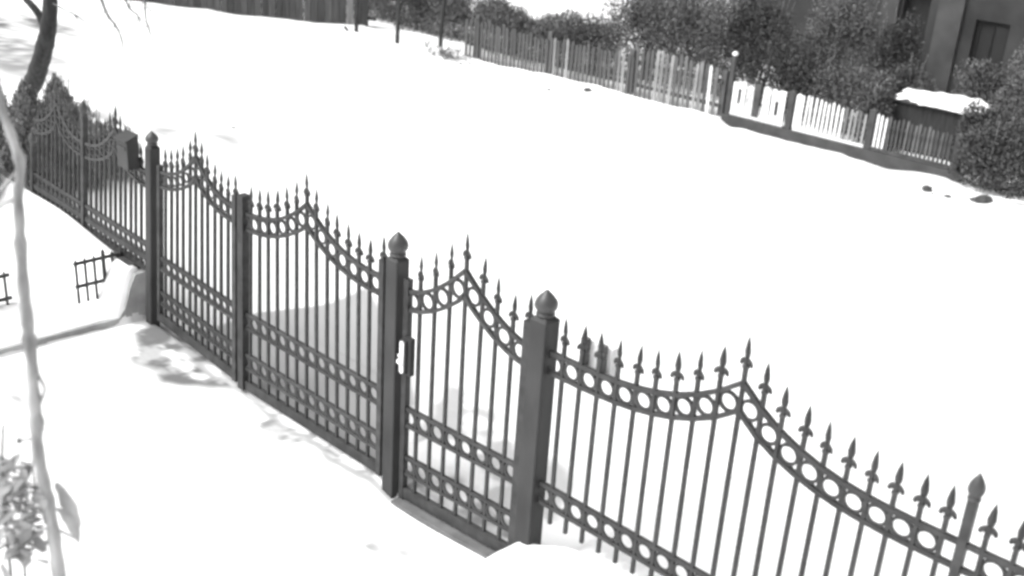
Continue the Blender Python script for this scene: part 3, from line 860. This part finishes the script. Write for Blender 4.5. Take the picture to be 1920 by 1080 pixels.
# white gate, two leaves of wide boards
th = empty('white_gate', (-2.82, FD, 0.213), 'bright white wooden gate with wide boards and a dark slot in the middle', 'gate')
def brd(x0, x1, z0, z1, m=M['white_paint'], y=0.0, nm='board'):
    b = MB(); b.box(x0, x1, y - 0.011, y + 0.011, z0, z1); return b.build(nm, m, th)
brd(0.0, 0.095, 0.032, 0.51); brd(0.097, 0.158, 0.032, 0.17); brd(0.097, 0.158, 0.42, 0.53); brd(0.160, 0.235, 0.032, 0.55)
brd(0.262, 0.285, 0.032, 0.50); brd(0.305, 0.335, 0.032, 0.52); brd(0.35, 0.385, 0.032, 0.50)
brd(0.395, 0.505, 0.032, 0.56, M['grey_paint'])
brd(0.562, 0.59, 0.032, 0.53); brd(0.605, 0.64, 0.032, 0.55); brd(0.655, 0.69, 0.032, 0.53)
brd(0.72, 0.785, 0.032, 0.54); brd(0.787, 0.848, 0.032, 0.13); brd(0.787, 0.848, 0.36, 0.52); brd(0.85, 0.96, 0.032, 0.54)
brd(-0.01, 0.97, -0.02, 0.0305, y=0.0, nm='rail')
for zz in (0.09, 0.47):
    brd(0.0, 0.385, zz - 0.015, zz + 0.015, y=0.0245, nm='rail'); brd(0.56, 0.96, zz - 0.015, zz + 0.015, y=0.0245, nm='rail')
for x0, x1, z in ((0.262, 0.385, 0.30), (0.562, 0.69, 0.28)):     # slanting braces
    b = MB(); b.hexa([(x0, -0.028, z), (x0 + .03, -0.028, z), (x0 + .03, -0.0125, z), (x0, -0.0125, z), (x1 - .03, -0.028, z + 0.16), (x1, -0.028, z + .16), (x1, -0.0125, z + .16), (x1 - .03, -0.0125, z + .16)])
    b.build('brace', M['white_paint'], th)

def panel(x0, x1, n, m, label, h0, h1, thick_first):
    th = empty('low_fence', (x0, FD, 0.203), label, 'fence', 'low picket panels across the road')
    st = (x1 - x0) / (n - 1)
    for i in range(n):
        t = i / (n - 1)
        mm = m(i)
        w = 0.05 if (i == 0 and thick_first) else 0.018
        top = h0 + (h1 - h0) * t + rnd.uniform(-0.025, 0.025)
        b = MB(); o = [(-w, 0), (w, 0), (w, top - 0.03), (0, top), (-w, top - 0.03)]
        b.raw([(a, -0.009, c) for a, c in o] + [(a, 0.009, c) for a, c in o], [(0, 1, 2, 3, 4), (9, 8, 7, 6, 5)] + [((k + 1) % 5, k, k + 5, (k + 1) % 5 + 5) for k in range(5)])
        b.build('picket', mm, th, (i * st, -0.022, 0.045), (rnd.uniform(-0.01, 0.01), rnd.uniform(-0.02, 0.02), 0))
    b = MB(); b.box(-0.05, (x1 - x0) + 0.04, -0.018, 0.018, -0.01, 0.045); b.build('rail', m(1 if thick_first else n - 1), th)
    b = MB(); b.box(-0.05, (x1 - x0) + 0.04, -0.012, 0.014, 0.36, 0.40); b.build('rail', m(n - 1), th)
    return th
panel(-1.62, -0.50, 16, lambda i: M['white_paint'] if i < 11 else M['pale_wood'], 'white low picket panel right of the white gate', 0.54, 0.47, True)
panel(-0.30, 0.82, 18, lambda i: M['white_paint'] if i < 3 else M['grey_paint'], 'dull grey low picket panel below the snowy shed roof', 0.50, 0.46, False)

# shed with a snowy roof behind the panels
th = empty('garden_shed', (0.05, 12.35, 0.05), 'low dark shed with a snow covered roof behind the dull picket panel', 'shed')
b = MB(); b.box(-0.62, 0.62, -0.28, 0.26, 0, 0.70); b.build('wall', M['dark_wood'], th)
b = MB(); b.hexa([(-0.70, -0.33, 0.702), (0.70, -0.33, 0.702), (0.74, 0.34, 0.79), (-0.74, 0.34, 0.79), (-0.70, -0.33, 0.732), (0.70, -0.33, 0.732), (0.74, 0.34, 0.82), (-0.74, 0.34, 0.82)])
rf = b.build('roof', M['roof'], th)
b = MB(); vs, fs = [], []
NX, NY = 26, 12
for j in range(NY + 1):
    for i in range(NX + 1):
        u, v = i / NX * 2 - 1, j / NY * 2 - 1
        ed = max(0.0, 1 - max(abs(u), abs(v)) ** 6) ** 0.5
        x = u * (0.72 - 0.12 * noise.noise(Vector((v * 3, 1.2, 0))) - 0.1 * abs(v)); y = -0.03 + v * (0.33 - 0.13 * noise.noise(Vector((u * 5, 7, 0))) - 0.12 * max(0, -u - 0.3))
        zb = 0.736 + (y + 0.36) / 0.70 * 0.088
        vs.append((x, y, zb + ed * (0.05 + 0.06 * noise.noise(Vector((u * 4, v * 3, 3))) + 0.02 * u)))
for j in range(NY):
    for i in range(NX):
        a = j * (NX + 1) + i; fs.append((a, a + 1, a + NX + 2, a + NX + 1))
b.raw(vs, fs, True); b.build('snow_layer', M['snow'], rf)

# house behind the hedge
th = empty('house', (-1.0, 15.6, -0.1), 'grey plastered house with a dark door and window behind the white gate', 'house')
def wall_piece(x0, x1, z0, z1, m=M['plaster'], y0=0.0, y1=0.25, nm='wall'):
    b = MB(); b.box(x0, x1, y0, y1, z0, z1); return b.build(nm, m, th)
# openings: door x -1.0..-0.55 z 0..2.0 ; window x 0.5..1.15 z 1.15..1.95
wall_piece(-5.0, -1.35, 0.0, 3.4); wall_piece(-0.85, 0.02, 0.0, 3.4); wall_piece(0.62, 5.5, 0.0, 3.4)
wall_piece(-1.35, -0.85, 2.05, 3.4); wall_piece(0.02, 0.62, 0.0, 0.78); wall_piece(0.02, 0.62, 1.75, 3.4)
wall_piece(-5.0, 5.5, 0.0, 3.4, M['plaster'], 6.0, 6.25); wall_piece(-5.0, -4.75, 0.0, 3.4, M['plaster'], 0.251, 5.999); wall_piece(5.25, 5.5, 0.0, 3.4, M['plaster'], 0.251, 5.999)
wall_piece(-1.75, -1.42, 0.3, 2.6, M['pale_plaster'], -0.06, -0.001, 'pilaster'); wall_piece(-0.68, -0.22, 0.3, 2.6, M['pale_plaster'], -0.06, -0.001, 'pilaster')
wall_piece(-1.35, -0.85, 0.0, 2.049, M['dark_frame'], 0.14, 0.2, 'door')
fr = MB()
for x0, x1, z0, z1 in ((0.02, 0.09, 0.78, 1.75), (0.55, 0.62, 0.78, 1.75), (0.09, 0.55, 0.78, 0.85), (0.09, 0.55, 1.68, 1.75), (0.30, 0.34, 0.85, 1.68)):
    fr.box(x0, x1, 0.08, 0.14, z0, z1)
win = fr.build('window', M['dark_frame'], th)
for x0, x1 in ((0.09, 0.30), (0.34, 0.55)):
    b = MB(); b.box(x0, x1, 0.10, 0.115, 0.85, 1.68); b.build('pane', M['glass'], win)
wall_piece(-0.05, 0.69, 0.70, 0.779, M['stone_sill'], -0.12, -0.001, 'sill')
b = MB(); b.raw([(-5.5, -0.5, 3.4), (6, -0.5, 3.4), (6, 6.75, 3.4), (-5.5, 6.75, 3.4), (-5.5, 3.1, 5.6), (6, 3.1, 5.6)], [(3, 2, 1, 0), (0, 1, 5, 4), (2, 3, 4, 5), (1, 2, 5), (3, 0, 4)])
b.build('roof', M['snow'], th)

# hedges and shrubs across the road
G2 = 'shrubs behind the fences across the road'
# x, y, h, rx, ry, n, dark, label
HS = [(0.95, 11.75, 1.0, 0.35, 0.3, 2600, 1, 'small dark evergreen at the right end of the snowy shed roof'),
      (-0.72, 11.85, 0.95, 0.3, 0.25, 2000, 1, 'small dark shrub touching the left end of the snowy shed roof'),
      (-1.75, 14.4, 1.7, 0.55, 0.4, 2600, 1, 'dark shrub against the house between its corner and the door'),
      (0.55, 14.9, 1.15, 0.6, 0.3, 2200, 1, 'dark shrub under the sill of the house window'),
      (2.9, 12.6, 2.0, 0.8, 0.5, 4000, 1, 'tall dark evergreen filling the top right corner'),
      (-14.3, 12.9, 1.3, 0.9, 0.5, 3600, 1, 'dark shrub just past the end of the dark board fence'),
      (-12.2, 13.6, 1.1, 0.9, 0.5, 3200, 0, 'grey shrub far behind the left stake'),
      (-2.7, 14.2, 2.3, 0.75, 0.5, 3000, 0, 'tall bare shrub against the house wall, above the white gate'),
      (1.9, 14.6, 2.3, 0.7, 0.5, 2800, 0, 'tall bare shrub right of the house window'),
      (-8.6, 12.0, 1.0, 0.75, 0.5, 2600, 0, 'bare grey shrub behind the left end of the picket fence'),
      (-7.5, 11.9, 0.98, 0.8, 0.5, 2800, 0, 'low bare shrub below the white gap at the top, behind the picket fence'),
      (-6.5, 11.9, 1.12, 0.8, 0.5, 3000, 0, 'rounded bare shrub where the white gap ends, behind the picket fence'),
      (-5.5, 12.2, 1.9, 0.85, 0.6, 4200, 0, 'tall bare shrub behind the middle of the picket fence'),
      (-4.4, 12.3, 2.1, 0.9, 0.6, 4400, 0, 'tall twiggy shrub behind the pale pickets'),
      (-3.3, 12.4, 2.0, 0.8, 0.6, 4200, 1, 'dark shrub behind the knobbed post left of the white gate'),
      (-2.3, 12.5, 1.5, 0.8, 0.5, 3400, 1, 'dark rounded shrub right behind the white gate'),
      (-1.4, 12.4, 1.15, 0.65, 0.5, 2600, 0, 'low grey shrub behind the white picket panel'),
      (-0.75, 12.9, 1.3, 0.5, 0.5, 2400, 1, 'dark shrub left of the snowy shed roof'),
      (1.15, 13.6, 1.9, 0.8, 0.6, 4200, 0, 'shrub rising behind the snowy shed roof'),
      (2.0, 13.3, 2.2, 0.8, 0.7, 4400, 1, 'tall dark evergreen right of the shed at the top right'),
      (1.40, 11.05, 1.0, 0.46, 0.3, 3200, 1, 'dense dark evergreen at the right end of the dull panel'),
      (2.05, 10.95, 1.15, 0.5, 0.32, 4200, 1, 'broad dark evergreen over the stones at the right edge'),
      (2.75, 10.8, 1.3, 0.6, 0.4, 4200, 1, 'large evergreen cut off by the right edge of the photo'),
      (0.2, 14.3, 1.25, 0.9, 0.4, 2600, 0, 'bare shrub below the window of the house'),
      (-6.2, 14.0, 2.3, 1.0, 0.6, 4000, 0, 'tall bare shrub at the left corner of the house'),
      (-7.6, 16.5, 0.9, 0.8, 0.6, 1800, 0, 'small far shrub in the snow behind the white gap'),
      (-10.6, 12.15, 1.0, 0.7, 0.4, 3400, 0, 'bare shrub between the stakes and the picket fence'),
      (-11.6, 12.1, 1.05, 0.75, 0.4, 3800, 1, 'dark shrub with snow behind the middle stake'),
      (-13.1, 12.35, 1.2, 0.9, 0.45, 4200, 0, 'grey shrub at the end of the dark board fence'),
      (-9.55, 12.3, 1.05, 0.65, 0.4, 3400, 0, 'bare shrub behind the right stake')]
for i, (x, y, h, rx, ry, n, dk, lb) in enumerate(HS):
    shrub('garden_shrub', lb, 'shrub', x, y, h, rx, ry, int(n * 3.2), M['shrub_dark'] if dk else M['shrub'], 0.042, 'round', 40 + i * 3, None, G2, 9, 1.8, 0.6)

# stakes by the verge
for x, y, h, lnx, lb in ((-11.39, 10.2, 1.5, 0.05, 'thin dark stake with a bent foot at the end of the dark board fence'), (-10.25, 10.32, 1.0, 0.03, 'short thin dark stake in the snow, middle of the three'),
                    (-9.72, 11.0, 1.05, 0.06, 'thin dark stake nearest to the grey picket fence')):
    b = MB(); b.tube(smooth_path([(0, 0, -0.2), (lnx * 0.3, 0, h * 0.5), (lnx, 0.02, h)], 4), np.linspace(0.046, 0.034, 9), 7, 0.15)
    o = b.build('wooden_stake', M['bark'], None, (x, y, gz(x, y))); tag(o, lb, 'stake', 'stakes on the far verge')
b = MB(); b.tube(smooth_path([(-11.95, 10.35, 0.16), (-11.7, 10.2, 0.17), (-11.45, 10.1, 0.08), (-11.2, 10.0, 0.03), (-10.8, 9.95, 0.01)], 5), np.linspace(0.03, 0.012, 21), 6)
o = b.build('fallen_branch', M['bark']); tag(o, 'dark fallen branch curving over the snow at the foot of the left stake', 'branch')

# brush of dry stalks at the corner of the picket fence
th = empty('dry_stalks', (-8.95, 10.45, gz(-8.95, 10.45)), 'heap of pale dry stalks lying in the snow left of the picket fence', 'brushwood')
b = leaf_cloud(260, lambda r: (r.gauss(0, 0.28), r.gauss(0, 0.14), abs(r.gauss(0, 0.07))), 0.16, 7, 0.2, 77)
o = b.build('stalks', M['straw'], th); o['kind'] = 'stuff'

# stones on the far verge and specks on the road
def rock(x, y, r, label, sq=0.6, seed=1):
    b = MB(); vs, fs = [], []
    n1, n2 = 7, 10
    for i in range(n1 + 1):
        t = math.pi * i / n1
        for k in range(n2):
            a = 2 * math.pi * k / n2
            v = Vector((math.sin(t) * math.cos(a), math.sin(t) * math.sin(a), math.cos(t)))
            q = 1 + 0.45 * noise.noise(v * 1.6 + Vector((seed * 3.1, 0, 0)))
            vs.append((v.x * r * q * 1.3, v.y * r * q, v.z * r * q * sq))
    for i in range(n1):
        for k in range(n2):
            k2 = (k + 1) % n2
            fs.append((i * n2 + k, (i + 1) * n2 + k, (i + 1) * n2 + k2, i * n2 + k2))
    b.raw(vs, fs, False)
    o = b.build('stone', M['rock'], None, (x, y, gz(x, y) + r * 0.08), (0, 0, seed))
    tag(o, label, 'stone', 'stones on the far verge')
rock(1.63, 10.42, 0.13, 'largest dark stone in the snow near the right edge', 0.6, 1)
rock(0.87, 10.36, 0.075, 'dark stone below the dull picket panel', 0.7, 2)
rock(1.2, 10.3, 0.045, 'small stone between the two larger stones at the right', 0.6, 3)
rock(1.0, 10.25, 0.02, 'pebble sized stone beside the stone below the dull panel', 0.6, 4)
rock(-5.55, 10.65, 0.07, 'flat dark stone at the foot of the grey picket fence', 0.4, 5)
rock(-6.05, 10.2, 0.035, 'small dark stone on the road snow left of the flat stone', 0.5, 6)
rock(-5.8, 10.05, 0.025, 'tiny dark stone on the road snow in front of the flat stone', 0.5, 7)
rock(-6.95, 4.35, 0.03, 'lone tiny dark stone on the road behind the far gate post', 0.5, 8)
